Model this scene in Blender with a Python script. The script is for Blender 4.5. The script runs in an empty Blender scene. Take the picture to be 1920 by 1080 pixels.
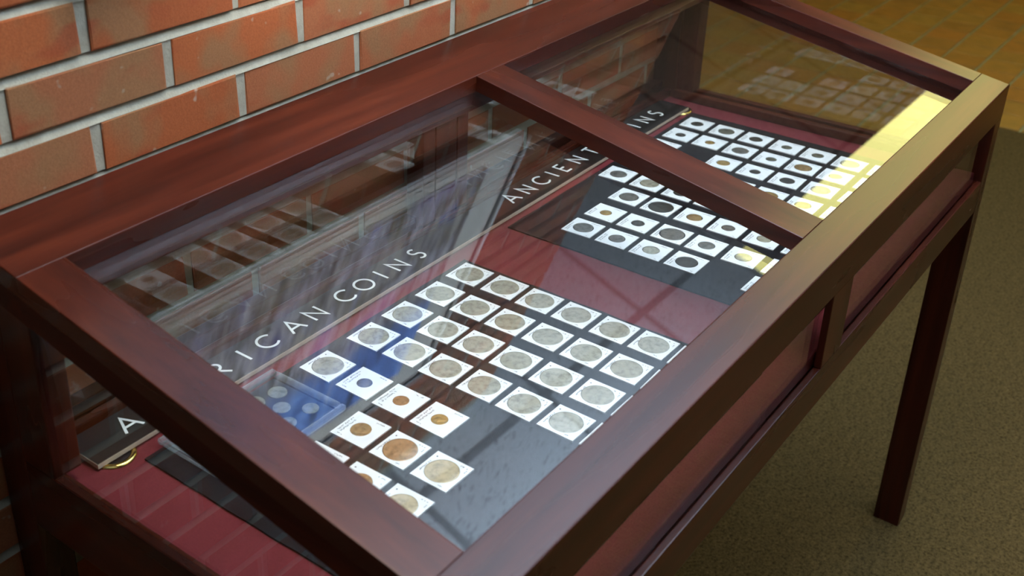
import bpy, bmesh, math, random
from mathutils import Vector, Matrix

random.seed(11)
SC = bpy.context.scene
COL = SC.collection

# ------------------------------------------------------------------ camera
cam_d = bpy.data.cameras.new('camera')
cam = bpy.data.objects.new('camera', cam_d)
COL.objects.link(cam)
Rw = ((0.61246203, -0.79040727, 0.01210810),
      (-0.34635841, -0.28208788, -0.89468558),
      (0.71058153, 0.54376720, -0.44653232))          # rows: right, down, forward
right, down, fwd = (Vector(r) for r in Rw)
M = Matrix.Identity(4)
for i in range(3):
    M[i][0] = right[i]; M[i][1] = -down[i]; M[i][2] = -fwd[i]
M.translation = (-0.5206, -1.0213, 1.6213)
cam.matrix_world = M
cam_d.sensor_width = 36.0
cam_d.lens = 2153.755 / 1920 * 36.0
cam_d.shift_x = 128.834 / 1920
cam_d.shift_y = -135.308 / 1920
cam_d.clip_start = 0.02
cam_d.dof.use_dof = True
cam_d.dof.focus_distance = 1.62
cam_d.dof.aperture_fstop = 6.3
SC.camera = cam

# ------------------------------------------------------------------ world, exposure
w = bpy.data.worlds.new('world'); SC.world = w
w.use_nodes = True
w.node_tree.nodes['Background'].inputs[0].default_value = (0.5, 0.52, 0.55, 1)
w.node_tree.nodes['Background'].inputs[1].default_value = 0.02
vs = SC.view_settings
vs.view_transform = 'Standard'; vs.look = 'None'; vs.exposure = 0.0; vs.gamma = 1.0
vs.use_curve_mapping = False
SC.cycles.use_adaptive_sampling = False
SC.cycles.use_denoising = True
SC.cycles.denoising_prefilter = 'ACCURATE'

# light strengths; all but the yellow belong to added, unseen lamps
ADDED_UPLIGHT = 150.0;  UPCOL = (0.60, 0.78, 1.0)
ADDED_WARM_EMIT = (6.0, 5.0, 3.2)
ADDED_WHITE_EMIT = (21.0, 19.5, 17.0)
YELLOW_EMIT = (4.8, 4.55, 1.6)


def area_light(name, loc, sx, sy, power, col, up, parent=None):
    d = bpy.data.lights.new(name, 'AREA')
    d.shape = 'RECTANGLE'; d.size = sx; d.size_y = sy
    d.energy = power; d.color = col
    o = bpy.data.objects.new(name, d); COL.objects.link(o)
    o.location = loc
    o.rotation_euler = (math.pi, 0, 0) if up else (0, 0, 0)
    if parent: o.parent = parent
    return o


# ------------------------------------------------------------------ material helpers
def new_mat(name):
    m = bpy.data.materials.new(name); m.use_nodes = True
    nt = m.node_tree
    for n in list(nt.nodes): nt.nodes.remove(n)
    out = nt.nodes.new('ShaderNodeOutputMaterial')
    return m, nt, out


def N(nt, t, **kw):
    n = nt.nodes.new(t)
    for k, v in kw.items():
        if k.startswith('i_'):
            n.inputs[k[2:].replace('_', ' ')].default_value = v
        else:
            setattr(n, k, v)
    return n


def L(nt, a, b): nt.links.new(a, b)


def ramp(nt, fac, stops, interp='LINEAR'):
    r = nt.nodes.new('ShaderNodeValToRGB')
    r.color_ramp.interpolation = interp
    els = r.color_ramp.elements
    while len(els) < len(stops): els.new(0.5)
    for e, (p, c) in zip(els, stops):
        e.position = p; e.color = (*c, 1)
    L(nt, fac, r.inputs[0])
    return r.outputs[0]


def noise(nt, vec, scale, detail=3, rough=0.55, map_scale=None, loc=(0, 0, 0)):
    if map_scale:
        mp = nt.nodes.new('ShaderNodeMapping')
        mp.inputs['Scale'].default_value = map_scale
        mp.inputs['Location'].default_value = loc
        L(nt, vec, mp.inputs[0]); vec = mp.outputs[0]
    n = nt.nodes.new('ShaderNodeTexNoise')
    n.inputs['Scale'].default_value = scale
    n.inputs['Detail'].default_value = detail
    n.inputs['Roughness'].default_value = rough
    L(nt, vec, n.inputs['Vector'])
    return n.outputs[0]


def pos(nt): return nt.nodes.new('ShaderNodeNewGeometry').outputs['Position']


def mixc(nt, fac, a, b, mode='MIX'):
    m = nt.nodes.new('ShaderNodeMix'); m.data_type = 'RGBA'; m.blend_type = mode
    for s, v in ((m.inputs[0], fac), (m.inputs[6], a), (m.inputs[7], b)):
        if hasattr(v, 'is_linked'): L(nt, v, s)
        elif isinstance(v, (tuple, list)): s.default_value = (*v, 1)
        else: s.default_value = v
    return m.outputs[2]


def bump(nt, h, strength, dist):
    b = nt.nodes.new('ShaderNodeBump')
    b.inputs['Strength'].default_value = strength
    b.inputs['Distance'].default_value = dist
    L(nt, h, b.inputs['Height'])
    return b.outputs[0]


def principled(nt, out, color, rough=0.5, metal=0.0, spec=0.5, normal=None, coat=0.0, coat_rough=0.1):
    p = nt.nodes.new('ShaderNodeBsdfPrincipled')
    if hasattr(color, 'is_linked'): L(nt, color, p.inputs['Base Color'])
    else: p.inputs['Base Color'].default_value = (*color, 1)
    if hasattr(rough, 'is_linked'): L(nt, rough, p.inputs['Roughness'])
    else: p.inputs['Roughness'].default_value = rough
    p.inputs['Metallic'].default_value = metal
    p.inputs['Specular IOR Level'].default_value = spec
    p.inputs['Coat Weight'].default_value = coat
    p.inputs['Coat Roughness'].default_value = coat_rough
    if normal is not None: L(nt, normal, p.inputs['Normal'])
    L(nt, p.outputs[0], out.inputs[0])
    return p


def simple(name, color, rough=0.5, metal=0.0, spec=0.5, var=0.12, scale=40, bmp=0.0):
    m, nt, out = new_mat(name)
    n = noise(nt, pos(nt), scale)
    c0 = tuple(max(0, c * (1 - var)) for c in color); c1 = tuple(c * (1 + var) for c in color)
    c = ramp(nt, n, [(0.3, c0), (0.7, c1)])
    nm = bump(nt, n, bmp, 0.002) if bmp else None
    principled(nt, out, c, rough, metal, spec, nm)
    return m


def wood(name, axis, r0=0.22, r1=0.34, spec=0.36):
    m, nt, out = new_mat(name)
    sc = [38, 38, 38]; sc[axis] = 2.2
    P = pos(nt)
    n1 = noise(nt, P, 1.0, 5, 0.6, sc)
    sc2 = [9, 9, 9]; sc2[axis] = 1.3
    n2 = noise(nt, P, 1.0, 3, 0.5, sc2, (3, 1, 7))
    c = ramp(nt, n1, [(0.3, (0.036, 0.0062, 0.0030)), (0.55, (0.070, 0.0125, 0.0056)), (0.75, (0.105, 0.0205, 0.0082))])
    c2 = ramp(nt, n2, [(0.3, (0.55, 0.5, 0.5)), (0.7, (1.25, 1.2, 1.1))])
    c = mixc(nt, 1.0, c, c2, 'MULTIPLY')
    r = nt.nodes.new('ShaderNodeMapRange')
    L(nt, n2, r.inputs[0]); r.inputs[3].default_value = r0; r.inputs[4].default_value = r1
    nm = bump(nt, n1, 0.05, 0.0006)
    principled(nt, out, c, r.outputs[0], 0.0, spec, nm)
    return m


def glass_mat(name, tint=(0.97, 0.985, 0.975), ior=1.52):
    """sheet glass: both faces of the pane reflect by Fresnel, the rest passes straight through"""
    m, nt, out = new_mat(name)
    g = nt.nodes.new('ShaderNodeNewGeometry')
    mr = nt.nodes.new('ShaderNodeMapRange')
    L(nt, g.outputs['Backfacing'], mr.inputs[0])
    mr.inputs[3].default_value = ior; mr.inputs[4].default_value = 1 / ior
    fr = nt.nodes.new('ShaderNodeFresnel'); L(nt, mr.outputs[0], fr.inputs[0])
    tr = nt.nodes.new('ShaderNodeBsdfTransparent'); tr.inputs[0].default_value = (*tint, 1)
    gl = nt.nodes.new('ShaderNodeBsdfGlossy'); gl.inputs['Roughness'].default_value = 0.0
    mx = nt.nodes.new('ShaderNodeMixShader')
    L(nt, fr.outputs[0], mx.inputs[0]); L(nt, tr.outputs[0], mx.inputs[1]); L(nt, gl.outputs[0], mx.inputs[2])
    L(nt, mx.outputs[0], out.inputs[0])
    return m


def milky_mat(name):
    m, nt, out = new_mat(name)
    tr = nt.nodes.new('ShaderNodeBsdfTransparent'); tr.inputs[0].default_value = (0.92, 0.95, 0.97, 1)
    p = nt.nodes.new('ShaderNodeBsdfPrincipled')
    L(nt, ramp(nt, noise(nt, pos(nt), 60), [(0.3, (0.42, 0.46, 0.5)), (0.7, (0.55, 0.58, 0.62))]), p.inputs['Base Color'])
    p.inputs['Roughness'].default_value = 0.12
    mx = nt.nodes.new('ShaderNodeMixShader'); mx.inputs[0].default_value = 0.22
    L(nt, tr.outputs[0], mx.inputs[1]); L(nt, p.outputs[0], mx.inputs[2]); L(nt, mx.outputs[0], out.inputs[0])
    return m


def emit_mat(name, col):
    m, nt, out = new_mat(name)
    n = noise(nt, pos(nt), 3.0)
    c = ramp(nt, n, [(0.3, (0.94, 0.94, 0.94)), (0.7, (1, 1, 1))])
    c = mixc(nt, 1.0, c, tuple(x / max(col) for x in col), 'MULTIPLY')
    e = nt.nodes.new('ShaderNodeEmission'); e.inputs[1].default_value = max(col)
    L(nt, c, e.inputs[0]); L(nt, e.outputs[0], out.inputs[0])
    return m


# --- materials of the place
def brick_mat():
    m, nt, out = new_mat('fired_brick')
    P = pos(nt)
    oi = nt.nodes.new('ShaderNodeObjectInfo').outputs['Random']
    isl = nt.nodes.new('ShaderNodeNewGeometry').outputs['Random Per Island']
    ad = N(nt, 'ShaderNodeMath', operation='ADD'); L(nt, oi, ad.inputs[0]); L(nt, isl, ad.inputs[1])
    frc = N(nt, 'ShaderNodeMath', operation='FRACT'); L(nt, ad.outputs[0], frc.inputs[0])
    base = ramp(nt, frc.outputs[0], [(0.0, (0.341, 0.08809, 0.02842)), (0.3, (0.3978, 0.1089, 0.0341)), (0.55, (0.3599, 0.1184, 0.04736)),
                                     (0.8, (0.3126, 0.1279, 0.05873)), (1.0, (0.3789, 0.09472, 0.03031))])
    blot = noise(nt, P, 1.0, 2, 0.5, (11, 11, 9))
    bl = ramp(nt, blot, [(0.47, (0, 0, 0)), (0.58, (0.85, 0.85, 0.85))])
    tan = mixc(nt, bl, base, (0.29, 0.140, 0.060))
    blot2 = noise(nt, P, 1.0, 2, 0.5, (10, 10, 22), (5, 5, 5))
    b2 = ramp(nt, blot2, [(0.58, (0, 0, 0)), (0.68, (0.7, 0.7, 0.7))])
    c = mixc(nt, b2, tan, (0.32, 0.066, 0.024))
    sp = noise(nt, P, 420, 2)
    c = mixc(nt, 0.25, c, ramp(nt, sp, [(0.3, (0.5, 0.5, 0.5)), (0.7, (1.35, 1.35, 1.35))]), 'MULTIPLY')
    fl = noise(nt, P, 60, 1)
    c = mixc(nt, ramp(nt, fl, [(0.74, (0, 0, 0)), (0.8, (0.5, 0.5, 0.5))]), c, (0.5, 0.42, 0.32))
    h = noise(nt, P, 240, 4, 0.7)
    principled(nt, out, c, 0.85, 0, 0.25, bump(nt, h, 0.35, 0.0015))
    return m


def mortar_mat():
    m, nt, out = new_mat('mortar')
    P = pos(nt)
    c = ramp(nt, noise(nt, P, 30, 5, 0.7), [(0.3, (0.33, 0.305, 0.235)), (0.7, (0.46, 0.43, 0.34))])
    principled(nt, out, c, 0.95, 0, 0.1, bump(nt, noise(nt, P, 320, 4, 0.7), 0.5, 0.002))
    return m


def carpet_mat():
    m, nt, out = new_mat('carpet_pile')
    P = pos(nt)
    n1 = noise(nt, P, 150, 3, 0.8)
    c = ramp(nt, n1, [(0.30, (0.03528, 0.02232, 0.008424)), (0.48, (0.1109, 0.07477, 0.02808)), (0.62, (0.1575, 0.106, 0.04025)), (0.78, (0.2394, 0.1618, 0.06552))])
    n2 = noise(nt, P, 48, 4, 0.7)
    c = mixc(nt, 0.8, c, ramp(nt, n2, [(0.3, (0.72, 0.73, 0.75)), (0.7, (1.22, 1.2, 1.12))]), 'MULTIPLY')
    principled(nt, out, c, 1.0, 0, 0.05, bump(nt, n1, 0.9, 0.006))
    return m


def tile_mat():
    m, nt, out = new_mat('quarry_tile')
    P = pos(nt)
    oi = nt.nodes.new('ShaderNodeObjectInfo').outputs['Random']
    isl = nt.nodes.new('ShaderNodeNewGeometry').outputs['Random Per Island']
    ad = N(nt, 'ShaderNodeMath', operation='ADD'); L(nt, oi, ad.inputs[0]); L(nt, isl, ad.inputs[1])
    frc = N(nt, 'ShaderNodeMath', operation='FRACT'); L(nt, ad.outputs[0], frc.inputs[0])
    base = ramp(nt, frc.outputs[0], [(0.0, (0.3645, 0.1688, 0.0306)), (0.5, (0.3915, 0.21, 0.0374)), (1.0, (0.4185, 0.1775, 0.0289))])
    c = mixc(nt, 0.6, base, ramp(nt, noise(nt, P, 14, 3), [(0.3, (0.7, 0.75, 0.7)), (0.7, (1.15, 1.1, 1.0))]), 'MULTIPLY')
    principled(nt, out, c, 0.45, 0, 0.4, bump(nt, noise(nt, P, 60), 0.1, 0.001))
    return m


def fabric_mat(name, c0, c1, scale=900, rough=0.95):
    m, nt, out = new_mat(name)
    P = pos(nt)
    n1 = noise(nt, P, scale, 2, 0.6)
    c = ramp(nt, n1, [(0.3, c0), (0.7, c1)])
    n2 = noise(nt, P, 14, 2)
    c = mixc(nt, 0.4, c, ramp(nt, n2, [(0.3, (0.85, 0.85, 0.85)), (0.7, (1.12, 1.12, 1.12))]), 'MULTIPLY')
    principled(nt, out, c, rough, 0, 0.15, bump(nt, n1, 0.3, 0.0008))
    return m


def ceiling_tile_mat():
    m, nt, out = new_mat('acoustic_tile')
    P = pos(nt)
    v = nt.nodes.new('ShaderNodeTexVoronoi'); v.inputs['Scale'].default_value = 1.0
    mp = nt.nodes.new('ShaderNodeMapping'); mp.inputs['Scale'].default_value = (38, 95, 30)
    L(nt, P, mp.inputs[0]); L(nt, mp.outputs[0], v.inputs['Vector'])
    pick = noise(nt, P, 30, 2)
    thr = N(nt, 'ShaderNodeMath', operation='MULTIPLY_ADD'); L(nt, pick, thr.inputs[0]); thr.inputs[1].default_value = -0.52
    L(nt, v.outputs['Distance'], thr.inputs[2])
    c = ramp(nt, thr.outputs[0], [(-0.04, (0.45, 0.45, 0.45)), (0.0, (0.80, 0.81, 0.82))])
    principled(nt, out, c, 0.95, 0, 0.1)
    return m


def painting_mat(x0, x1, z0, z1):
    m, nt, out = new_mat('painted_canvas')
    P = pos(nt)
    sep = nt.nodes.new('ShaderNodeSeparateXYZ'); L(nt, P, sep.inputs[0])
    hz = nt.nodes.new('ShaderNodeMapRange'); L(nt, sep.outputs[2], hz.inputs[0])
    hz.inputs[1].default_value = z0; hz.inputs[2].default_value = z1
    s1 = noise(nt, P, 1.0, 4, 0.6, (42, 1, 7))
    s2 = noise(nt, P, 1.0, 4, 0.62, (8, 1, 5), (4, 0, 2))
    s3 = noise(nt, P, 1.0, 3, 0.6, (16, 1, 4), (9, 0, 5))
    low = ramp(nt, s2, [(0.32, (0.05, 0.10, 0.50)), (0.40, (0.24, 0.20, 0.55)), (0.46, (0.62, 0.60, 0.70)),
                        (0.52, (0.10, 0.06, 0.03)), (0.58, (0.30, 0.24, 0.07)), (0.64, (0.16, 0.22, 0.55)), (0.72, (0.70, 0.68, 0.76))])
    strk = ramp(nt, s1, [(0.40, (0.06, 0.045, 0.04)), (0.5, (0.34, 0.34, 0.46)), (0.60, (0.80, 0.82, 0.88))])
    low = mixc(nt, 0.45, low, strk)
    up = ramp(nt, s3, [(0.36, (0.02, 0.035, 0.08)), (0.44, (0.06, 0.16, 0.60)), (0.6, (0.13, 0.32, 0.95)), (0.78, (0.60, 0.68, 0.90))])
    mk = N(nt, 'ShaderNodeMath', operation='MULTIPLY_ADD'); L(nt, s2, mk.inputs[0]); mk.inputs[1].default_value = 0.5
    L(nt, hz.outputs[0], mk.inputs[2])
    f = ramp(nt, mk.outputs[0], [(0.82, (0, 0, 0)), (0.95, (1, 1, 1))])
    c = mixc(nt, f, low, up)
    principled(nt, out, c, 0.6, 0, 0.3, bump(nt, s1, 0.3, 0.002))
    return m


def coin_mat(name, color, rough=0.38, metal=0.75, dark=0.45):
    m, nt, out = new_mat(name)
    tc = nt.nodes.new('ShaderNodeTexCoord').outputs['Object']
    oi = nt.nodes.new('ShaderNodeObjectInfo')
    mp = nt.nodes.new('ShaderNodeMapping'); L(nt, tc, mp.inputs[0])
    cmb = nt.nodes.new('ShaderNodeCombineXYZ')
    mu = N(nt, 'ShaderNodeMath', operation='MULTIPLY'); L(nt, oi.outputs['Random'], mu.inputs[0]); mu.inputs[1].default_value = 3.0
    L(nt, mu.outputs[0], cmb.inputs[0]); L(nt, cmb.outputs[0], mp.inputs['Location'])
    n = noise(nt, mp.outputs[0], 130, 4, 0.6)
    n2 = noise(nt, mp.outputs[0], 420, 3, 0.6)
    c = ramp(nt, n, [(0.3, tuple(x * dark for x in color)), (0.52, color), (0.75, tuple(min(1, x * 1.15) for x in color))])
    tone = ramp(nt, oi.outputs['Random'], [(0, (0.88, 0.84, 0.78)), (0.5, (1, 1, 1)), (1, (0.95, 0.97, 1.0))])
    c = mixc(nt, 1.0, c, tone, 'MULTIPLY')
    principled(nt, out, c, rough, metal, 0.5, bump(nt, n2, 0.35, 0.0006))
    return m


MAT = dict(
    wood_x=wood('mahogany_lengthwise', 0), wood_y=wood('mahogany_crosswise', 1), wood_z=wood('mahogany_upright', 2),
    inner_x=wood('dull_mahogany_lengthwise', 0, 0.5, 0.6, 0.25), inner_y=wood('dull_mahogany_crosswise', 1, 0.5, 0.6, 0.25), inner_z=wood('dull_mahogany_upright', 2, 0.45, 0.55, 0.3),
    glass=glass_mat('sheet_glass'), brick=brick_mat(), mortar=mortar_mat(), carpet=carpet_mat(), tile=tile_mat(),
    grout=simple('tile_grout', (0.27, 0.245, 0.12), 0.95, var=0.2, scale=60),
    red=fabric_mat('maroon_cloth', (0.115, 0.0165, 0.021), (0.20, 0.031, 0.038)),
    black=fabric_mat('black_mat_board', (0.006, 0.006, 0.0075), (0.014, 0.014, 0.017), 500),
    signblack=simple('black_sign_face', (0.012, 0.010, 0.010), 0.35, var=0.2),
    cork=simple('raw_board_edge', (0.55, 0.44, 0.33), 0.9, var=0.1),
    white=simple('white_lettering', (0.86, 0.86, 0.84), 0.6, var=0.02),
    card=simple('white_card', (0.86, 0.86, 0.87), 0.75, var=0.015, scale=90),
    ink=simple('ink', (0.03, 0.03, 0.045), 0.7, var=0.2),
    brass=simple('brass', (0.80, 0.58, 0.18), 0.18, 1.0, var=0.08),
    ceil=ceiling_tile_mat(), bar=simple('painted_grid_bar', (0.36, 0.36, 0.36), 0.6),
    paint=simple('wall_paint', (0.10, 0.09, 0.075), 0.9, var=0.04, scale=8),
    frame_black=simple('black_frame_lacquer', (0.02, 0.02, 0.022), 0.3),
    frame_steel=simple('silver_lacquer', (0.50, 0.51, 0.51), 0.4, 0.3, var=0.06),
    mat_pink=simple('warm_grey_mat_card', (0.66, 0.62, 0.59), 0.9, var=0.03, scale=20),
    mat_grey=simple('grey_mat_card', (0.66, 0.69, 0.67), 0.9, var=0.03, scale=20),
    housing=simple('white_enamel', (0.75, 0.75, 0.73), 0.4, var=0.03),
    yellow_lamp=emit_mat('yellow_diffuser', YELLOW_EMIT), added_warm_lamp=emit_mat('added_warm_diffuser', ADDED_WARM_EMIT), added_white_lamp=emit_mat('added_white_diffuser', ADDED_WHITE_EMIT),
    silver=coin_mat('silver', (0.46, 0.435, 0.35), 0.42, 0.35, 0.6),
    old_silver=coin_mat('tarnished_silver', (0.22, 0.205, 0.185), 0.42, 0.5),
    gold=coin_mat('gold', (0.66, 0.43, 0.15), 0.30, 0.6, 0.65),
    pale_gold=coin_mat('pale_gold', (0.56, 0.44, 0.25), 0.36, 0.4, 0.65),
    copper=coin_mat('copper', (0.54, 0.31, 0.145), 0.34, 0.5, 0.6),
    bronze=coin_mat('bronze', (0.46, 0.30, 0.14), 0.36, 0.5, 0.55),
    dark=coin_mat('dark_bronze', (0.055, 0.050, 0.041), 0.5, 0.4),
    grey=coin_mat('grey_bronze', (0.14, 0.13, 0.098), 0.5, 0.4),
    plastic=glass_mat('clear_plastic', (0.90, 0.93, 0.95), 1.5),
    plastic_rim=milky_mat('moulded_plastic_rim'),
    insert=simple('grey_insert', (0.035, 0.042, 0.055), 0.4, var=0.3),
)


# ------------------------------------------------------------------ mesh helpers
def tag(o, label=None, cat=None, group=None, kind=None):
    if label: o['label'] = label
    if cat: o['category'] = cat
    if group: o['group'] = group
    if kind: o['kind'] = kind
    return o


def empty(name, loc=(0, 0, 0)):
    o = bpy.data.objects.new(name, None); COL.objects.link(o)
    o.location = loc; o.empty_display_size = 0.05
    return o


def link(name, me, mat, parent=None, loc=(0, 0, 0), smooth=False):
    if mat is not None and not me.materials: me.materials.append(mat)
    o = bpy.data.objects.new(name, me); COL.objects.link(o)
    if parent is not None: o.parent = parent
    o.location = loc
    if smooth:
        for p in me.polygons: p.use_smooth = True
    return o


def bm_mesh(name, bm):
    me = bpy.data.meshes.new(name)
    bmesh.ops.recalc_face_normals(bm, faces=bm.faces)
    bm.to_mesh(me); bm.free()
    return me


def add_hex(bm, c):
    """c: 8 corners, bottom 4 ccw then top 4 ccw"""
    v = [bm.verts.new(p) for p in c]
    for f in ((3, 2, 1, 0), (4, 5, 6, 7), (0, 1, 5, 4), (1, 2, 6, 5), (2, 3, 7, 6), (3, 0, 4, 7)):
        bm.faces.new([v[i] for i in f])
    return v


def add_box(bm, x0, x1, y0, y1, z0, z1):
    return add_hex(bm, [(x0, y0, z0), (x1, y0, z0), (x1, y1, z0), (x0, y1, z0),
                        (x0, y0, z1), (x1, y0, z1), (x1, y1, z1), (x0, y1, z1)])


def box_mesh(name, x0, x1, y0, y1, z0, z1, bev=0.0, seg=2):
    bm = bmesh.new(); add_box(bm, x0, x1, y0, y1, z0, z1)
    if bev: bmesh.ops.bevel(bm, geom=bm.edges[:], offset=bev, segments=seg, affect='EDGES', profile=0.6)
    return bm_mesh(name, bm)


def hex_mesh(name, c, bev=0.0, seg=2):
    bm = bmesh.new(); add_hex(bm, c)
    if bev: bmesh.ops.bevel(bm, geom=bm.edges[:], offset=bev, segments=seg, affect='EDGES', profile=0.6)
    return bm_mesh(name, bm)


def box(name, mat, parent, *b, bev=0.0, off=(0, 0, 0)):
    b = (b[0] - off[0], b[1] - off[0], b[2] - off[1], b[3] - off[1], b[4] - off[2], b[5] - off[2])
    return link(name, box_mesh(name, *b, bev=bev), mat, parent)


# ================================================================== the setting
CEIL = 2.6
BRICK_Y = 0.004
WALL_X0, WALL_X1 = -3.2, 1.75
J1, HP, XB, PB = 1.1454, 0.0697, 0.4012, 0.2179
JB, JH = 0.0130, 0.0145

bm = bmesh.new()
add_box(bm, WALL_X0, WALL_X1 - 0.004, BRICK_Y + 0.0085, BRICK_Y + 0.25, 0.0, CEIL)
for k in range(-17, 24):                # mortar: head joints almost flush, bed joints sloping out towards their lower edge
    zc = J1 + (k - 0.5) * HP
    xa, xb_ = WALL_X0, WALL_X1 - 0.004
    h0, h1 = zc - (HP - JB) / 2, zc + (HP - JB) / 2
    if h0 < 0 or h1 + JB > CEIL: continue
    yb_ = BRICK_Y + 0.012
    add_box(bm, xa, xb_, BRICK_Y + 0.0024, yb_, h0, h1)
    add_hex(bm, [(xa, BRICK_Y + 0.0004, h1), (xb_, BRICK_Y + 0.0004, h1), (xb_, yb_, h1), (xa, yb_, h1),
                 (xa, BRICK_Y + 0.0075, h1 + JB), (xb_, BRICK_Y + 0.0075, h1 + JB), (xb_, yb_, h1 + JB), (xa, yb_, h1 + JB)])
wall = link('wall_back', bm_mesh('wall_back', bm), MAT['mortar'])
tag(wall, 'orange red brick wall with pale raked mortar joints', kind='structure')
mw = random.Random(4)
lenB, hB, dB = PB - JH, HP - JB, 0.030
brick_variants = []
for k in range(5):
    bm = bmesh.new()
    add_box(bm, -lenB / 2, lenB / 2, 0, dB, -hB / 2, hB / 2)
    bmesh.ops.bevel(bm, geom=[e for e in bm.edges if e.verts[0].co.y < 1e-6 and e.verts[1].co.y < 1e-6], offset=0.0010, segments=1, affect='EDGES')
    for v in bm.verts:
        if v.co.y < 0.02:
            v.co.x += mw.uniform(-0.0018, 0.0018); v.co.z += mw.uniform(-0.0013, 0.0013)
    brick_variants.append(bm_mesh('brick', bm))
    brick_variants[-1].materials.append(MAT['brick'])
n_ind = 0
stuff_bm = bmesh.new()
k0 = int(math.floor((0 - J1) / HP)) + 1
for k in range(-17, 24):
    zc = J1 + (k - 0.5) * HP            # course k=0 lies just below joint J1
    if zc - hB / 2 < 0 or zc + hB / 2 > CEIL: continue
    shift = 0.0 if k % 2 == 0 else 0.5
    n = int(math.floor((WALL_X0 - XB) / PB)) - 1
    while True:
        a = XB + (n + shift) * PB + JH / 2; b = a + lenB
        n += 1
        if a > WALL_X1: break
        a2, b2 = max(a, WALL_X0), min(b, WALL_X1)
        if b2 - a2 < 0.02: continue
        full = (b - a) - (b2 - a2) < 1e-6
        xc = (a2 + b2) / 2
        near = -0.45 < xc and 0.45 < zc < 1.60
        dy = mw.uniform(-0.0012, 0.0012)
        if near and n_ind < 290:
            o = bpy.data.objects.new('brick', brick_variants[mw.randrange(5)]); COL.objects.link(o)
            o.parent = wall
            o.location = (xc, BRICK_Y + dy, zc)
            if not full: o.scale.x = (b2 - a2) / lenB
            o.rotation_euler = (mw.uniform(-0.012, 0.012), mw.uniform(-0.006, 0.006), mw.uniform(-0.006, 0.006))
            n_ind += 1
        else:
            add_box(stuff_bm, a2, b2, BRICK_Y + dy, BRICK_Y + dB, zc - hB / 2, zc + hB / 2)
o = link('brick_field', bm_mesh('brick_field', stuff_bm), MAT['brick'], wall); tag(o, kind='stuff')

# floor: carpet with a tiled passage
TX0 = 3.99
fl = link('floor', box_mesh('floor', -3.6, 9.0, -5.0, 4.0, -0.1, -0.004), MAT['grout'])
tag(fl, 'floor slab with greenish grey grout between the tiles', kind='structure')
bm = bmesh.new()
add_box(bm, -3.6, TX0 - 0.004, -5.0, -0.10, -0.004, 0.0)
add_box(bm, -3.6, 1.75, -0.10, 0.0, -0.004, 0.0)
c = link('carpet', bm_mesh('carpet', bm), MAT['carpet'], fl); tag(c, 'olive brown speckled carpet')
TP, TJ = 0.1655, 0.011
tile_me = box_mesh('floor_tile', -(TP - TJ) / 2, (TP - TJ) / 2, -(TP - TJ) / 2, (TP - TJ) / 2, -0.004, 0.0025, bev=0.0022, seg=1)
tile_me.materials.append(MAT['tile'])
bmT = bmesh.new(); nt_ind = 0
yy0 = 0.036 - TP * 30
for j in range(0, 54):
    yc = yy0 + (j + 0.5) * TP
    if yc > 3.9 or yc < -4.9: continue
    for i in range(-14, 30):
        xc = TX0 + (i + 0.5) * TP
        if xc > 8.9: break
        if not (i >= 0 or (yc > -0.02 and xc > 1.85)): continue
        if 3.2 < xc < 6.25 and -0.55 < yc < 1.5 and nt_ind < 290:
            o = bpy.data.objects.new('floor_tile', tile_me); COL.objects.link(o); o.parent = fl
            o.location = (xc + mw.uniform(-.001, .001), yc + mw.uniform(-.001, .001), 0); nt_ind += 1
        else:
            h = (TP - TJ) / 2
            add_box(bmT, xc - h, xc + h, yc - h, yc + h, -0.004, 0.0025)
o = link('floor_tile_field', bm_mesh('floor_tile_field', bmT), MAT['tile'], fl); tag(o, kind='stuff')

# ceiling: acoustic tiles in a dark grid
ce = link('ceiling', box_mesh('ceiling', -3.6, 9.0, -5.0, 4.0, CEIL + 0.02, CEIL + 0.1), MAT['ceil'])
tag(ce, 'white acoustic tile ceiling with grid bars', kind='structure')
GX, GY, GP = 2.57, -0.10, 0.6096
me_t = box_mesh('ceiling_tile', -(GP - 0.026) / 2, (GP - 0.026) / 2, -(GP - 0.026) / 2, (GP - 0.026) / 2, 0, 0.019)
me_t.materials.append(MAT['ceil'])
trof = []          # (i0, j0) lower-left cells, two cells long in x
for name_, i0, j0, n_ in (('y', 1, -1, 7), ('w', -3, -4, 2), ('c', -4, -1, 1)):  # y is the mirrored row; w and c are added fill
    trof.append((name_, i0, j0, n_))
used = {(i0 + a, j0) for _, i0, j0, n_ in trof for a in range(n_)}
for i in range(-7, 8):
    for j in range(-4, 4):
        if (i, j) in used: continue
        o = bpy.data.objects.new('ceiling_tile', me_t); COL.objects.link(o); o.parent = ce
        o.location = (GX + (i + 0.5) * GP, GY + (j + 0.5) * GP, CEIL)
for i in range(-10, 11):
    x = GX + i * GP
    if -3.6 < x < 9:
        cut = [(-5, 4)] if not 1 < i < 8 else [(-5, GY - GP), (GY, 4)]
        for ya, yb_ in cut: box('grid_bar', MAT['bar'], ce, x - 0.012, x + 0.012, ya, yb_, CEIL - 0.002, CEIL + 0.02)
for j in range(-8, 7):
    y = GY + j * GP
    if -5 < y < 4: box('grid_bar', MAT['bar'], ce, -3.6, 9, y - 0.012, y + 0.012, CEIL - 0.0021, CEIL + 0.0199)

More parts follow.
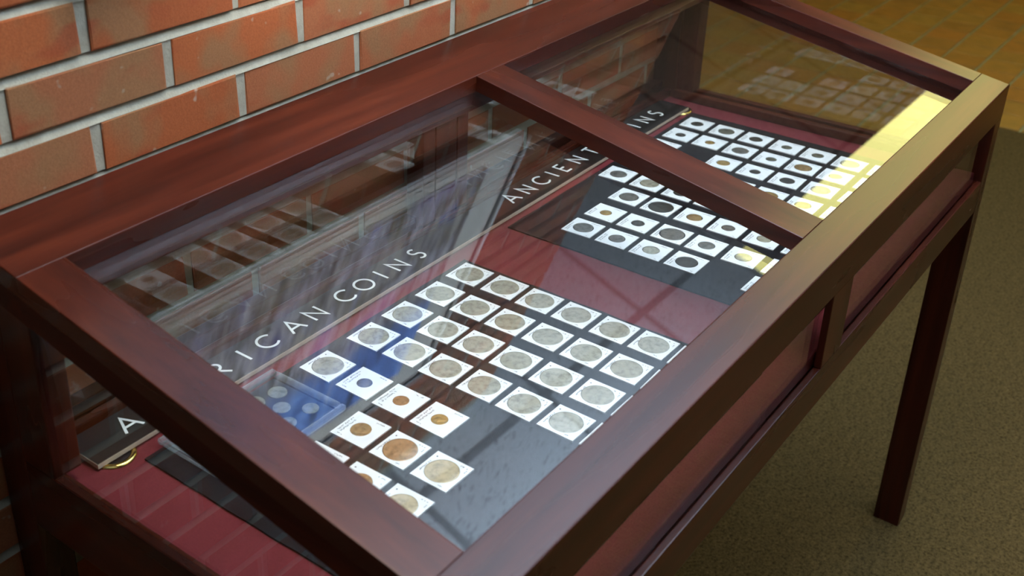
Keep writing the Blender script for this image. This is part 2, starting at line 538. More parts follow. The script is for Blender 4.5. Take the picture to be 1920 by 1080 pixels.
# plain walls out of view closing the room; left one pulled in for shade
for nm, b, lab in (('wall_front', (-3.6, 9.0, -5.1, -5.0, 0, CEIL + 0.1), 'plain painted wall behind the viewer'),
                   ('wall_left', (-1.85, -1.75, -5.1, -0.0, 0, CEIL + 0.1), 'plain unseen wall at left, pulled in to shade the case'),
                   ('wall_right', (9.0, 9.1, -5.1, 4.1, 0, CEIL + 0.1), 'plain painted wall at the end of the tiled passage'),
                   ('wall_passage', (-3.6, 9.0, 4.0, 4.1, 0, CEIL + 0.1), 'plain painted wall across the tiled passage')):
    o = link(nm, box_mesh(nm, *b), MAT['paint']); tag(o, lab, kind='structure')

# ceiling lights: yellow row is mirrored, warm and white panels are added fill
for kind_, i0, j0, n_ in trof:
    x0, x1 = GX + i0 * GP + 0.013, GX + (i0 + n_) * GP - 0.013
    y0, y1 = GY + j0 * GP + 0.013, GY + (j0 + 1) * GP - 0.013
    t = empty('ceiling_light', ((x0 + x1) / 2, (y0 + y1) / 2, CEIL))
    off = t.location
    fw = 0.045
    bm = bmesh.new()
    fe = 0.005
    for q in ((x0, x1, y0, y0 + fw), (x0, x1, y1 - fw, y1), (x0, x0 + fe, y0 + fw, y1 - fw), (x1 - fe, x1, y0 + fw, y1 - fw)):
        add_box(bm, q[0] - off[0], q[1] - off[0], q[2] - off[1], q[3] - off[1], -0.006, 0.018)
    link('frame', bm_mesh('frame', bm), MAT['housing'], t)
    lamp = {'y': MAT['yellow_lamp'], 'w': MAT['added_warm_lamp'], 'c': MAT['added_white_lamp']}[kind_]
    box('diffuser', lamp, t, x0 + fe, x1 - fe, y0 + fw, y1 - fw, CEIL + 0.002, CEIL + 0.008, off=off)
    if kind_ == 'y':
        tag(t, 'long yellow glowing ceiling light mirrored in the right glass', 'ceiling light')
    else:
        tag(t, {'w': 'added warm ceiling panel, unseen, warming the case front and wall', 'c': 'added white ceiling panel, unseen, brightening the cards below'}[kind_], 'ceiling light')

# added trough light, unseen, put in to brighten the ceiling
t = empty('added_uplight', (1.45, -1.00, 1.97))
tag(t, 'unseen added trough light brightening the ceiling from below', 'added light')
bm = bmesh.new()
add_box(bm, -0.95, 0.95, -0.09, 0.09, -0.05, -0.035)
for s in (-1, 1): add_box(bm, -0.95, 0.95, s * 0.09 - 0.004, s * 0.09 + 0.004, -0.05, -0.012)
link('trough', bm_mesh('trough', bm), MAT['housing'], t)
for s in (-1, 1): box('hanger', MAT['frame_steel'], t, s * 0.85 - 0.004, s * 0.85 + 0.004, -0.004, 0.004, -0.05, 0.6)
area_light('added_uplight_lamp', (0, 0, -0.02), 1.85, 0.15, ADDED_UPLIGHT, UPCOL, True, t)

# track and spotlights, unseen, added to brighten the mirrored picture
SPOT = 95.0  # strength of each added spot
track = link('added_light_track', box_mesh('added_light_track', -0.75, 0.75, -0.018, 0.018, -0.03, 0.0, bev=0.003), MAT['housing'], None, (0.68, -1.30, CEIL - 0.003))
tag(track, 'unseen added ceiling track carrying two fill spotlights', 'added light track')
for sx, lab in ((0.30, 'added left track spotlight, unseen, brightening the picture'), (1.06, 'added right track spotlight, unseen, brightening the picture')):
    t = empty('added_spotlight', (sx, -1.30, CEIL - 0.034))
    tag(t, lab, 'spotlight', 'added track spotlights')
    aim = Vector((0.68 + (sx - 0.68) * 0.5, 0.0, 1.78)) - Vector((sx, -1.30, CEIL - 0.12))
    q = aim.to_track_quat('-Z', 'Y')
    link('stem', box_mesh('stem', -0.008, 0.008, -0.008, 0.008, -0.07, 0.0), MAT['housing'], t)
    bm = bmesh.new()
    bmesh.ops.create_cone(bm, cap_ends=True, segments=20, radius1=0.045, radius2=0.03, depth=0.11)
    can = link('lamp_can', bm_mesh('lamp_can', bm), MAT['housing'], t, (0, 0, -0.09))
    can.rotation_mode = 'QUATERNION'; can.rotation_quaternion = q
    d = bpy.data.lights.new('added_spot_lamp', 'SPOT'); d.energy = SPOT; d.color = (1.0, 0.95, 0.88)
    d.spot_size = math.radians(38); d.spot_blend = 0.4; d.shadow_soft_size = 0.035
    lo = bpy.data.objects.new('added_spot_lamp', d); COL.objects.link(lo); lo.parent = t
    lo.rotation_mode = 'QUATERNION'; lo.rotation_quaternion = q
    lo.location = Vector((0, 0, -0.09)) + aim.normalized() * 0.062

# ================================================================== framed picture on the wall (seen mirrored in the glass lid)
px0, px1, pz0, pz1 = 0.175, 1.222, 1.306, 2.078
t = empty('framed_picture', ((px0 + px1) / 2, 0.0, pz0)); off = t.location
tag(t, 'framed painting in streaky blues with grey mat on brick wall', 'picture')
yb, yf = -0.001, -0.018
fw = 0.010
for nm, b in (('frame_bar', (px0, px1, pz0, pz0 + fw)), ('frame_bar', (px0, px1, pz1 - fw, pz1)),
              ('frame_bar', (px0, px0 + fw, pz0 + fw, pz1 - fw)), ('frame_bar', (px1 - fw, px1, pz0 + fw, pz1 - fw))):
    o = box(nm, MAT['frame_steel'], t, b[0], b[1], yf, yb, b[2], b[3], bev=0.003, off=off)
bm = bmesh.new()
for b in ((px0 + fw, px1 - fw, pz0 + fw, pz0 + fw + 0.008), (px0 + fw, px1 - fw, pz1 - fw - 0.008, pz1 - fw),
          (px0 + fw, px0 + fw + 0.008, pz0 + fw, pz1 - fw), (px1 - fw - 0.008, px1 - fw, pz0 + fw, pz1 - fw)):
    add_box(bm, b[0] - off[0], b[1] - off[0], yf + 0.004, yb, b[2] - off[2], b[3] - off[2])
link('inner_lip', bm_mesh('inner_lip', bm), MAT['frame_black'], t)
box('outer_mat', MAT['mat_pink'], t, px0 + fw, px1 - fw, -0.011, -0.004, pz0 + fw, pz1 - fw, off=off)
box('inner_mat', MAT['mat_grey'], t, px0 + 0.047, px1 - 0.035, -0.013, -0.006, pz0 + 0.038, pz1 - 0.035, off=off)
cx0, cx1, cz0, cz1 = 0.262, 1.095, 1.376, 1.985
box('canvas', painting_mat(cx0, cx1, cz0, cz1), t, cx0, cx1, -0.015, -0.008, cz0, cz1, off=off)

# ================================================================== the display case
CL, CD, ZB, ZF = 1.5563, 0.6539, 1.0797, 0.9538
SL = (ZB - ZF) / CD
zt = lambda y: ZB + SL * y
CASE = (CL / 2, -CD / 2, 0.0)
case = empty('display_case', CASE)
tag(case, 'long dark mahogany display case with sloping glass top on legs against brick wall', 'display case')


def cbox(name, mat, x0, x1, y0, y1, z0, z1, bev=0.0015):
    return box(name, MAT[mat], case, x0, x1, y0, y1, z0, z1, bev=bev, off=CASE)


def slope(name, mat, x0, x1, y0, y1, d0, d1, bev=0.0016, seg=2):
    """piece that follows the slope of the lid; d measured from the top surface"""
    c = [(x0, y0, zt(y0) + d0), (x1, y0, zt(y0) + d0), (x1, y1, zt(y1) + d0), (x0, y1, zt(y1) + d0),
         (x0, y0, zt(y0) + d1), (x1, y0, zt(y0) + d1), (x1, y1, zt(y1) + d1), (x0, y1, zt(y1) + d1)]
    c = [(a - CASE[0], b - CASE[1], z) for a, b, z in c]
    bm = bmesh.new(); v = add_hex(bm, c)
    if bev:
        top = set(v[4:])
        along_y = (y1 - y0) > (x1 - x0)
        ed = []
        for ed_ in bm.edges:
            a_, b_ = ed_.verts
            if a_ in top and b_ in top:
                if along_y and abs(a_.co.x - b_.co.x) > 1e-4: continue      # no bevel across the joint
                ed.append(ed_)
        bmesh.ops.bevel(bm, geom=ed, offset=bev, segments=seg, affect='EDGES', profile=0.6)
    return link(name, bm_mesh(name, bm), MAT[mat], case)


def upto(name, mat, x0, x1, y0, y1, z0, d1, bev=0.0015):
    """upright whose top follows the slope"""
    c = [(x0, y0, z0), (x1, y0, z0), (x1, y1, z0), (x0, y1, z0),
         (x0, y0, zt(y0) + d1), (x1, y0, zt(y0) + d1), (x1, y1, zt(y1) + d1), (x0, y1, zt(y1) + d1)]
    c = [(a - CASE[0], b - CASE[1], z) for a, b, z in c]
    return link(name, hex_mesh(name, c, bev), MAT[mat], case)


WB, WF, WL, WR, XM1, XM2 = 0.0985, 0.0488, 0.0570, 0.0521, 0.7600, 0.8270
RT = 0.0522
e = 0.0004
LT = 0.0235                     # thickness of the lid frame; aprons of the case below it
slope('lid_back_rail', 'wood_x', 0, CL, -WB, 0, -LT, 0)
slope('lid_front_rail', 'wood_x', 0, CL, -CD, -CD + WF, -LT, 0)
slope('lid_stile', 'wood_y', 0, WL, -CD + WF, -WB, -LT, 0)
slope('lid_stile', 'wood_y', XM1, XM2, -CD + WF, -WB, -LT, 0)
slope('lid_stile', 'wood_y', CL - WR, CL, -CD + WF, -WB, -LT, 0)
slope('apron', 'inner_x', 0, CL, -WB + 0.002, 0, -RT, -LT, bev=0)
slope('apron', 'wood_x', 0, CL, -CD, -CD + 0.020, -0.0599, -LT, bev=0)
slope('apron', 'inner_y', 0, WL - 0.012, -CD + 0.020, -WB + 0.002, -RT, -LT, bev=0)
slope('apron', 'inner_y', CL - WR + 0.012, CL, -CD + 0.020, -WB + 0.002, -RT, -LT, bev=0)
GD0, GD1 = -0.0290, -0.0240
for a, b in ((WL, XM1), (XM2, CL - WR)):
    slope('lid_glass', 'glass', a - 0.006 - 0.02 * (a > 0.5), b + 0.006 + 0.02 * (b < 1), -CD + WF - 0.006, -WB + 0.006, GD0, GD1, bev=0)
# legs run up as corner posts
LW, LD = 0.0403, 0.0509
ZR0, ZR1 = 0.7235, 0.7833
upto('leg', 'wood_z', CL - LW, CL, -CD, -CD + LD, 0, -0.0599 + e)
upto('leg', 'wood_z', 0, LW, -CD, -CD + LD, 0, -0.0599 + e)
upto('leg', 'wood_z', CL - LW, CL, -LD, 0, 0, -RT + e)
upto('leg', 'wood_z', 0, LW, -LD, 0, 0, -RT + e)
upto('corner_post', 'wood_z', 0, LW - 0.006, -0.105, -LD, 0.8141, -RT + e)
upto('corner_post', 'inner_z', CL - LW + 0.006, CL, -0.086, -LD, 0.8141, -RT + e)
# lower rails
cbox('bottom_rail', 'wood_x', LW, CL - LW, -CD, -CD + 0.0095, ZR0, ZR1)
cbox('bottom_rail', 'wood_x', LW, CL - LW, -0.022, 0, ZR0, 0.825)
cbox('side_rail', 'wood_y', 0, 0.0150, -CD + LD, -LD, ZR0, 0.8140)
cbox('side_rail', 'wood_y', CL - 0.0150, CL, -CD + LD, -LD, ZR0, 0.8140)
cbox('glazing_bead', 'wood_y', 1.5110, 1.5280, -0.61, -0.05, 0.797, 0.8140, bev=0.003)
cbox('glazing_bead', 'wood_x', LW, CL - LW, -0.043, -0.030, 0.797, 0.8140, bev=0.003)
# middle posts front and back
MP1, MP2 = 0.7694, 0.8398
upto('front_post', 'wood_z', MP1, MP2, -CD, -CD + 0.0098, ZR1, -0.0599 + e)
for a, b in ((0.716, 0.7445), (0.7475, 0.7985), (0.8015, 0.828)):
    upto('back_post', 'inner_z', a, b, -0.036, -0.004, 0.80, -RT + e, bev=0.001)
# panes
for a, b in ((LW, MP1), (MP2, CL - LW)):
    c_ = cbox('front_glass', 'glass', a, b, -CD + 0.0100, -CD + 0.0135, ZR1 - 0.012, ZF - 0.056, bev=0)
for a, b in ((LW, 0.716), (0.828, CL - LW)):
    upto('back_glass', 'glass', a, b, -0.0270, -0.0230, 0.80, -RT + 0.002, bev=0)
upto('end_glass', 'glass', 1.5290, 1.5330, -CD + LD, -LD, 0.80, -RT + 0.002, bev=0)
upto('end_glass', 'glass', 0.0055, 0.0095, -CD + LD, -0.105, 0.8135, -RT + 0.002, bev=0)
# floor of the case
DZ = 0.797
dk = cbox('deck', 'red', 0.0155, 1.5280, -0.6395, -0.030, DZ - 0.022, DZ, bev=0.003)
dk['label'] = 'maroon cloth covered deck'
cbox('deck_support', 'wood_x', 0.016, 1.5400, -CD + 0.0145, -0.023, ZR0 + 0.01, DZ - 0.0235, bev=0)
# brass grommets in the deck
for gx, gy in ((0.0790, -0.1000), (1.4555, -0.0940)):
    bm = bmesh.new()
    prof = [(0.0185, 0.0005), (0.0190, 0.0028), (0.0215, 0.0034), (0.0245, 0.0026), (0.0255, 0.0)]
    rings = []
    for k in range(32):
        a = 2 * math.pi * k / 32
        rings.append([bm.verts.new((r * math.cos(a), r * math.sin(a), z)) for r, z in prof])
    for k in range(32):
        A, B = rings[k], rings[(k + 1) % 32]
        for q in range(len(prof) - 1): bm.faces.new((A[q], B[q], B[q + 1], A[q + 1]))
    g_ = link('grommet', bm_mesh('grommet', bm), MAT['brass'], case, (gx - CASE[0], gy - CASE[1], DZ), smooth=True)
    g_['label'] = 'brass grommet ring'
    bm = bmesh.new(); bmesh.ops.create_circle(bm, cap_ends=True, segments=24, radius=0.0187)
    link('cable_hole', bm_mesh('cable_hole', bm), MAT['frame_black'], g_, (0, 0, 0.0006))

# ================================================================== lettered strip
SB = 0.8068
strip = empty('lettered_sign', (0.757, -0.079, DZ))
tag(strip, 'long black sign strip with white letters AMERICAN COINS and ANCIENT COINS', 'sign')
so = strip.location
box('board_core', MAT['cork'], strip, 0.050, 1.462, -0.1105, -0.0485, DZ + 0.0036, SB - 0.0006, off=so)
box('board_face', MAT['signblack'], strip, 0.0505, 1.4615, -0.1100, -0.0485, SB - 0.0005, SB, off=so)


def arc(cx, cy, rx, ry, a0, a1, n=18):
    return [(cx + rx * math.cos(math.radians(a0 + (a1 - a0) * k / n)), cy + ry * math.sin(math.radians(a0 + (a1 - a0) * k / n))) for k in range(n + 1)]


GLY = {
    'A': (0.86, [[(0, 0), (0.43, 1), (0.86, 0)], [(0.16, 0.34), (0.70, 0.34)]]),
    'M': (1.0, [[(0, 0), (0.10, 1), (0.5, 0.15), (0.90, 1), (1.0, 0)]]),
    'E': (0.5, [[(0.5, 1), (0, 1), (0, 0), (0.5, 0)], [(0, 0.52), (0.44, 0.52)]]),
    'R': (0.62, [[(0, 0), (0, 1), (0.22, 1)] + arc(0.24, 0.74, 0.28, 0.26, 88, -88, 12) + [(0, 0.48)], [(0.20, 0.48), (0.62, 0)]]),
    'I': (0.0, [[(0, 0), (0, 1)]]),
    'C': (0.86, [arc(0.5, 0.5, 0.5, 0.5, 44, 316, 26)]),
    'N': (0.74, [[(0, 0), (0, 1), (0.74, 0), (0.74, 1)]]),
    'O': (1.0, [arc(0.5, 0.5, 0.5, 0.5, 0, 360, 32)]),
    'S': (0.52, [arc(0.26, 0.75, 0.24, 0.24, 40, 255, 14) + arc(0.26, 0.25, 0.26, 0.26, 75, -140, 14)]),
    'T': (0.66, [[(0, 1), (0.66, 1)], [(0.33, 1), (0.33, 0)]]),
}


def glyph_mesh(ch, cap, wid, z0, z1):
    bm = bmesh.new()
    for pl in GLY[ch][1]:
        pts = [Vector((p[0] * cap, p[1] * cap)) for p in pl]
        closed = (pts[0] - pts[-1]).length < 1e-6
        if closed: pts = pts[:-1]
        n = len(pts); lr = []
        for k in range(n):
            a = pts[k - 1] if (k > 0 or closed) else None
            b = pts[(k + 1) % n] if (k < n - 1 or closed) else None
            d1 = (pts[k] - a).normalized() if a is not None else None
            d2 = (b - pts[k]).normalized() if b is not None else None
            d1 = d1 or d2; d2 = d2 or d1
            n1 = Vector((-d1.y, d1.x)); n2 = Vector((-d2.y, d2.x))
            nn = (n1 + n2)
            if nn.length < 1e-4: nn = n1
            nn.normalize()
            s = min(2.2, 1 / max(0.3, nn.dot(n1)))
            lr.append((pts[k] + nn * wid / 2 * s, pts[k] - nn * wid / 2 * s))
        V = [[bm.verts.new((p.x, p.y, z)) for p in q for z in (z0, z1)] for q in lr]   # l0 l1 r0 r1
        rng = range(n if closed else n - 1)
        for k in rng:
            A, B = V[k], V[(k + 1) % n]
            bm.faces.new((A[1], A[3], B[3], B[1])); bm.faces.new((A[0], B[0], B[2], A[2]))
            bm.faces.new((A[0], A[1], B[1], B[0])); bm.faces.new((A[2], B[2], B[3], A[3]))
        if not closed:
            for A in (V[0], V[-1]): bm.faces.new((A[0], A[1], A[3], A[2]))
    return bm_mesh('letter', bm)


CAP = 0.0290
glyphs = {}
for ch in GLY:
    glyphs[ch] = glyph_mesh(ch, CAP, 0.0035, 0.0, 0.0004)
    glyphs[ch].materials.append(MAT['white'])
text_pos = [  # letter, centre x along the strip
    ('A', 0.118), ('M', 0.164), ('E', 0.212), ('R', 0.259), ('I', 0.301), ('C', 0.341), ('A', 0.390), ('N', 0.432),
    ('C', 0.491), ('O', 0.532), ('I', 0.568), ('N', 0.606), ('S', 0.650),
    ('A', 0.897), ('N', 0.941), ('C', 0.985), ('I', 1.020), ('E', 1.053), ('N', 1.100), ('T', 1.149),
    ('C', 1.212), ('O', 1.262), ('I', 1.305), ('N', 1.345), ('S', 1.389)]
for ch, x in text_pos:
    o = bpy.data.objects.new('letter', glyphs[ch]); COL.objects.link(o); o.parent = strip
    o.location = (x - GLY[ch][0] * CAP / 2 - so[0], -0.0905 - so[1], SB + 0.0001 - so[2])
    o['label'] = 'white letter ' + ch

# ================================================================== black mat boards
MZ = DZ + 0.0026


def rough_board(name, x0, x1, y0, y1, z0, z1, rnd):
    bm = bmesh.new()
    n = 14
    ring = []
    for k in range(n): ring.append((x0 + (x1 - x0) * k / n, y0))
    for k in range(n): ring.append((x1 + rnd.uniform(-.0012, .0012), y0 + (y1 - y0) * k / n))
    for k in range(n): ring.append((x1 - (x1 - x0) * k / n, y1 + rnd.uniform(-.0008, .0008)))
    for k in range(n): ring.append((x0 + rnd.uniform(-.001, .001), y1 - (y1 - y0) * k / n))
    lo = [bm.verts.new((a, b, z0)) for a, b in ring]; hi = [bm.verts.new((a, b, z1)) for a, b in ring]
    bm.faces.new(hi); bm.faces.new(lo[::-1])
    for k in range(len(ring)): bm.faces.new((lo[k], lo[(k + 1) % len(ring)], hi[(k + 1) % len(ring)], hi[k]))
    return bm_mesh(name, bm)


rb = random.Random(3)
ctr = ((0.094 + 0.692) / 2, -0.37)
o = link('mat_board', rough_board('mat_board', 0.094 - ctr[0], 0.692 - ctr[0], -0.606 - ctr[1], -0.134 - ctr[1], 0, 0.0022, rb), MAT['black'], None, (*ctr, DZ + 0.0003))
tag(o, 'black mat board carrying the large silver coins', 'mat board', 'black mat boards on the deck')
ctr = ((0.821 + 1.457) / 2, -0.36)
o = link('mat_board', rough_board('mat_board', 0.821 - ctr[0], 1.457 - ctr[0], -0.606 - ctr[1], -0.123 - ctr[1], 0, 0.0022, rb), MAT['black'], None, (*ctr, DZ + 0.0003))
tag(o, 'black mat board carrying the small ancient coins', 'mat board', 'black mat boards on the deck')

# ================================================================== coins in card holders
S = 0.0508
CARD_T = 0.0016
card_cache, coin_cache, ink_cache = {}, {}, {}


def card_mesh(d):
    """2 x 2 inch card with a round window of diameter d"""
    k = round(d, 4)
    if k in card_cache: return card_cache[k]
    bm = bmesh.new(); n = 32; h = S / 2
    sq, ci = [], []
    for q in range(n):
        a = 2 * math.pi * (q + 0.5) / n
        cx, cy = math.cos(a), math.sin(a); m_ = max(abs(cx), abs(cy))
        sq.append((h * cx / m_, h * cy / m_)); ci.append((d / 2 * cx, d / 2 * cy))
    # true corners
    for q in range(n):
        pass
    V = {}
    for z in (0, CARD_T):
        V['s', z] = [bm.verts.new((x, y, z)) for x, y in sq]; V['c', z] = [bm.verts.new((x, y, z)) for x, y in ci]
        for nm in (0, 1, 2, 3): pass
    co = {}
    for z in (0, CARD_T):
        for sx in (-1, 1):
            for sy in (-1, 1): co[sx, sy, z] = bm.verts.new((sx * h, sy * h, z))
    for q in range(n):
        r = (q + 1) % n
        (x0, y0), (x1, y1) = sq[q], sq[r]
        corner = None
        if abs(abs(x0) - h) < 1e-9 and abs(abs(y1) - h) < 1e-9 and abs(abs(x1) - h) > 1e-9: corner = (math.copysign(1, x0), math.copysign(1, y1))
        if abs(abs(y0) - h) < 1e-9 and abs(abs(x1) - h) < 1e-9 and abs(abs(y1) - h) > 1e-9: corner = (math.copysign(1, x1), math.copysign(1, y0))
        for z in (0, CARD_T):
            f = [V['c', z][q], V['s', z][q]] + ([co[corner[0], corner[1], z]] if corner else []) + [V['s', z][r], V['c', z][r]]
            bm.faces.new(f)
        if corner:
            a, b = co[corner[0], corner[1], 0], co[corner[0], corner[1], CARD_T]
            bm.faces.new((V['s', 0][q], a, b, V['s', CARD_T][q])); bm.faces.new((a, V['s', 0][r], V['s', CARD_T][r], b))
        else:
            bm.faces.new((V['s', 0][q], V['s', 0][r], V['s', CARD_T][r], V['s', CARD_T][q]))
        bm.faces.new((V['c', 0][q], V['c', CARD_T][q], V['c', CARD_T][r], V['c', 0][r]))
    me = bm_mesh('card', bm); me.materials.append(MAT['card'])
    card_cache[k] = me
    return me


def coin_mesh(d, mat, style):
    """struck disc: raised rim, ring of legend, portrait relief; style 'old' is hammered and uneven"""
    k = (round(d, 4), mat, style)
    if k in coin_cache: return coin_cache[k]
    rnd = random.Random(hash((round(d * 1e4), mat)) % 1000)
    bm = bmesh.new(); na, nr = 40, 11; R = d / 2; t = 0.0012
    ph = [rnd.uniform(0, 6.28) for _ in range(4)]

    def edge(a):
        return R if style == 'new' else R * (1 + 0.035 * math.sin(2 * a + ph[0]) + 0.02 * math.sin(3 * a + ph[1]) - 0.03)

    def height(r, a):
        u = r
        z = 0.0
        if u > 0.93 and style == 'new': z += 0.00030
        if 0.74 < u < 0.88: z += 0.00018 * max(0, math.sin(a * (14 if style == 'new' else 9) + ph[2]))
        # portrait: head facing sideways with neck, generic
        x, y = u * math.cos(a), u * math.sin(a)
        hd = 1 - ((x + 0.02) ** 2 / 0.17 + (y - 0.12) ** 2 / 0.24)
        nk = 1 - ((x - 0.06) ** 2 / 0.07 + (y + 0.42) ** 2 / 0.09)
        ns = 1 - ((x + 0.38) ** 2 / 0.014 + (y - 0.08) ** 2 / 0.02)
        z += 0.00055 * max(0, hd, nk * 0.8, ns * 0.6) ** 0.5
        if style == 'old': z += 0.00018 * math.sin(7 * x + ph[3]) * math.sin(6 * y + ph[1])
        return z
    top0 = bm.verts.new((0, 0, t + height(0, 0)))
    rings = []
    for j in range(1, nr + 1):
        u = (j / nr) ** 0.9
        rings.append([bm.verts.new((edge(a) * u * math.cos(a), edge(a) * u * math.sin(a), t + height(u, a))) for a in (2 * math.pi * q / na for q in range(na))])
    low = [bm.verts.new((v.co.x, v.co.y, 0)) for v in rings[-1]]
    for q in range(na):
        r = (q + 1) % na
        bm.faces.new((top0, rings[0][q], rings[0][r]))
        for j in range(nr - 1): bm.faces.new((rings[j][q], rings[j + 1][q], rings[j + 1][r], rings[j][r]))
        bm.faces.new((rings[-1][q], low[q], low[r], rings[-1][r]))
    bm.faces.new(low[::-1])
    me = bm_mesh('coin', bm); me.materials.append(MAT[mat])
    for p in me.polygons: p.use_smooth = True
    coin_cache[k] = me
    return me


def ink_mesh(kind, v):
    """rows of small pen strokes; back edge of the card is +y"""
    if (kind, v) in ink_cache: return ink_cache[kind, v]
    rnd = random.Random(v * 17 + len(kind))
    bm = bmesh.new(); h = S / 2

    def word(x0, y0, dx, dy, n, size):
        for k in range(n):
            if rnd.random() < 0.12: continue
            cx, cy = x0 + dx * k, y0 + dy * k
            for _ in range(2):
                a = rnd.uniform(0, 3.14); l = size * rnd.uniform(0.5, 1.0); wv = 0.00022
                u = Vector((math.cos(a), math.sin(a))); p = Vector((-u.y, u.x))
                c = Vector((cx + rnd.uniform(-.3, .3) * size, cy + rnd.uniform(-.3, .3) * size))
                q = [c + u * l / 2 + p * wv, c - u * l / 2 + p * wv, c - u * l / 2 - p * wv, c + u * l / 2 - p * wv]
                lo = [bm.verts.new((s.x, s.y, 0)) for s in q]; hi = [bm.verts.new((s.x, s.y, 0.00008)) for s in q]
                bm.faces.new(hi)
                for i in range(4): bm.faces.new((lo[i], lo[(i + 1) % 4], hi[(i + 1) % 4], hi[i]))
    if kind == 'dollar':
        word(-h + 0.010, h - 0.0042, 0.0021, 0, 11, 0.0026)
        bmesh.ops.create_circle(bm, cap_ends=True, segments=8, radius=0.0011, matrix=Matrix.Translation((h - 0.0085, h - 0.0055, 0.0001)))
        word(-h + 0.0045, -h + 0.010, 0, 0.0018, 3, 0.002)
        word(h - 0.0050, -h + 0.006, 0, 0.0019, 5, 0.0022)
        word(h - 0.013, -h + 0.0040, 0.0019, 0, 3, 0.0018)
    elif kind == 'small':
        word(-h + 0.010, h - 0.0040, 0.0021, 0, 15, 0.0026)
        word(-h + 0.010, h - 0.0085, 0.0021, 0, 13, 0.0026)
        word(-h + 0.0045, h - 0.008, 0, -0.0018, 4, 0.002)
        word(h - 0.0045, -h + 0.008, 0, 0.0019, 6, 0.0022)
    else:
        word(-h + 0.006, h - 0.0040, 0.0021, 0, 13, 0.0024)
        word(-h + 0.006, h - 0.0075, 0.0021, 0, 8 + 3 * (v % 2), 0.0024)
        word(h - 0.0048, -h + 0.007, 0, 0.0020, 8, 0.0022)
        word(-h + 0.0040, -h + 0.006, 0, 0.0020, 2, 0.002)
    me = bm_mesh('handwriting', bm); me.materials.append(MAT['ink'])
    ink_cache[kind, v] = me
    return me


hr = random.Random(21)


def holder(x, y, dia, mat, style, ink, label, group):
    t = empty('coin_holder', (x + hr.uniform(-.0006, .0006), y + hr.uniform(-.0006, .0006), MZ))
    t.rotation_euler = (0, 0, math.radians(hr.uniform(-1.3, 1.3)))
    tag(t, label, 'coin holder', group)
    link('card', card_mesh(dia + (0.0006 if style == 'new' else 0.0018)), None, t)
    c = link('coin', coin_mesh(dia, mat, style), None, t, (0, 0, 0.0002))
    c.rotation_euler = (0, 0, math.radians(hr.uniform(-25, 25)) if style == 'new' else hr.uniform(0, 6.28))
    tag(link('handwriting', ink_mesh(ink, hr.randrange(4)), None, t, (0, 0, CARD_T + 0.00005)), kind='stuff')
    return t


ORD = ['first', 'second', 'third', 'fourth', 'fifth', 'sixth', 'seventh', 'eighth']
# American board: columns counted from the bare red cloth, rows from the lettering
AX = [0.6590, 0.5880, 0.5160, 0.4455, 0.3570, 0.2840, 0.2120]
AY = [-0.1690, -0.2300, -0.2890, -0.3490, -0.4090, -0.4690, -0.5270]
GA = 'coins in card holders on the American board'
for c_ in range(4):
    for r_ in range(7):
        holder(AX[c_], AY[r_] - 0.0, 0.0408, 'silver', 'new', 'dollar',
               f'American silver dollar in white card, {ORD[r_]} row from lettering, {ORD[c_]} column from red cloth', GA)
holder(AX[4], AY[0], 0.0408, 'silver', 'new', 'dollar', 'American silver dollar in white card, beside the clear plastic coin set', GA)
for c_, r_, d_, m_, nm in ((4, 1, 0.0195, 'old_silver', 'tiny dark'), (4, 2, 0.0200, 'copper', 'small copper'), (4, 3, 0.0205, 'gold', 'small golden'),
                           (5, 2, 0.0250, 'bronze', 'medium bronze'), (5, 3, 0.0405, 'copper', 'large copper'), (5, 4, 0.0400, 'pale_gold', 'large pale gold'),
                           (6, 2, 0.0205, 'copper', 'small copper'), (6, 3, 0.0300, 'copper', 'medium copper'), (6, 4, 0.0360, 'pale_gold', 'large pale gold')):
    holder(AX[c_], AY[r_], d_, m_, 'new', 'small' if d_ < 0.03 else 'dollar',
           f'{nm} American coin in card, {ORD[r_]} row from lettering, {ORD[c_]} column from cloth', GA)

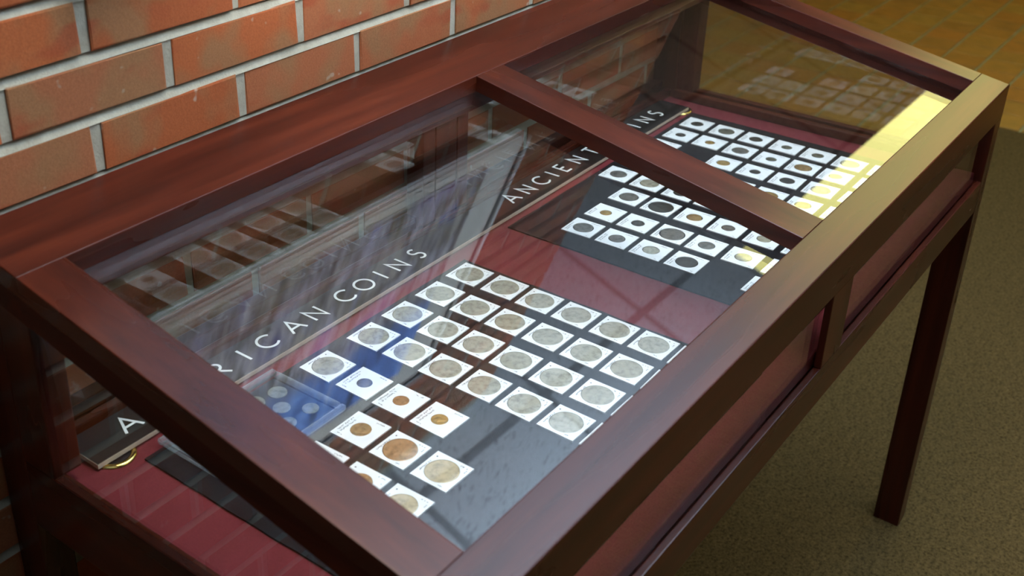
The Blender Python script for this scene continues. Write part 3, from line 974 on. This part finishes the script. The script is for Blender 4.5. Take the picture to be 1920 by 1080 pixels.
# Ancient board
NX = [0.8915, 0.9590, 1.0345, 1.1050, 1.1890, 1.2650, 1.3350, 1.4040]
NY = [-0.1590, -0.2190, -0.2785, -0.3385, -0.3975, -0.4570, -0.5200]
ANC = {
    0: {1: (28, 'old_silver'), 2: (22, 'old_silver'), 3: (22, 'silver'), 4: (29, 'dark'), 6: (25, 'old_silver')},
    1: {1: (16, 'gold'), 2: (18, 'dark'), 3: (35, 'old_silver'), 4: (22, 'old_silver'), 5: (22, 'silver'), 6: (22, 'dark')},
    2: {1: (28, 'old_silver'), 2: (36, 'dark'), 3: (22, 'bronze'), 4: (18, 'old_silver'), 5: (19, 'silver'), 6: (20, 'grey')},
    3: {0: (25, 'old_silver'), 1: (28, 'silver'), 2: (23, 'dark'), 3: (23, 'dark'), 4: (20, 'grey')},
    4: {3: (20, 'dark'), 4: (25, 'gold'), 5: (23, 'pale_gold'), 6: (18, 'silver')},
    5: {0: (18, 'grey'), 2: (20, 'gold'), 3: (16, 'dark'), 4: (22, 'dark'), 5: (28, 'silver'), 6: (20, 'silver')},
    6: {0: (16, 'dark'), 1: (15, 'gold'), 2: (26, 'old_silver'), 3: (16, 'grey'), 4: (26, 'bronze'), 5: (19, 'silver'), 6: (18, 'silver')},
    7: {0: (20, 'dark'), 1: (26, 'grey'), 2: (21, 'dark'), 3: (16, 'grey'), 4: (18, 'grey'), 5: (28, 'silver'), 6: (18, 'silver')},
}
NM = dict(old_silver='dull silver', silver='pale silver', dark='dark', gold='golden', bronze='bronze', grey='greenish grey', pale_gold='pale gold')
GN = 'coins in card holders on the ancient board'
for c_, col in ANC.items():
    for r_, (d_, m_) in col.items():
        sz = 'small' if d_ < 20 else ('large' if d_ > 27 else 'medium')
        holder(NX[c_], NY[r_], d_ * 1.12 / 1000, m_, 'old', 'ancient',
               f'{sz} {NM[m_]} ancient coin in card, {ORD[r_]} row from lettering, {ORD[c_]} column from cloth', GN)

# ================================================================== clear plastic coin set
t = empty('plastic_coin_set', (0.212, -0.1865, MZ)); off = t.location
tag(t, 'flat clear plastic slab holding several coins, left corner of American board', 'coin set')
x0, x1, y0, y1 = 0.120, 0.304, -0.250, -0.124
box('insert', MAT['insert'], t, x0 + 0.010, x1 - 0.010, y0 + 0.012, y1 - 0.012, MZ + 0.0002, MZ + 0.0014, off=off)
box('clear_cover', MAT['plastic'], t, x0 + 0.008, x1 - 0.008, y0 + 0.009, y1 - 0.009, MZ + 0.0060, MZ + 0.0076, bev=0.0006, off=off)
bm = bmesh.new()
for b in ((x0, x1, y0, y0 + 0.009), (x0, x1, y1 - 0.009, y1), (x0, x0 + 0.008, y0 + 0.009, y1 - 0.009), (x1 - 0.008, x1, y0 + 0.009, y1 - 0.009)):
    add_box(bm, b[0] - off[0], b[1] - off[0], b[2] - off[1], b[3] - off[1], 0, 0.0078)
bmesh.ops.bevel(bm, geom=bm.edges[:], offset=0.002, segments=2, affect='EDGES')
link('rim', bm_mesh('rim', bm), MAT['plastic_rim'], t)
for cx, cy, d_, m_ in ((0.256, -0.188, 0.0215, 'silver'), (0.2765, -0.2160, 0.0205, 'silver'), (0.2400, -0.2150, 0.0200, 'silver'),
                       (0.2750, -0.1620, 0.0240, 'silver'), (0.2420, -0.1560, 0.0260, 'silver'), (0.175, -0.187, 0.030, 'silver')):
    link('coin', coin_mesh(d_, m_, 'new'), None, t, (cx - off[0], cy - off[1], 0.0016))
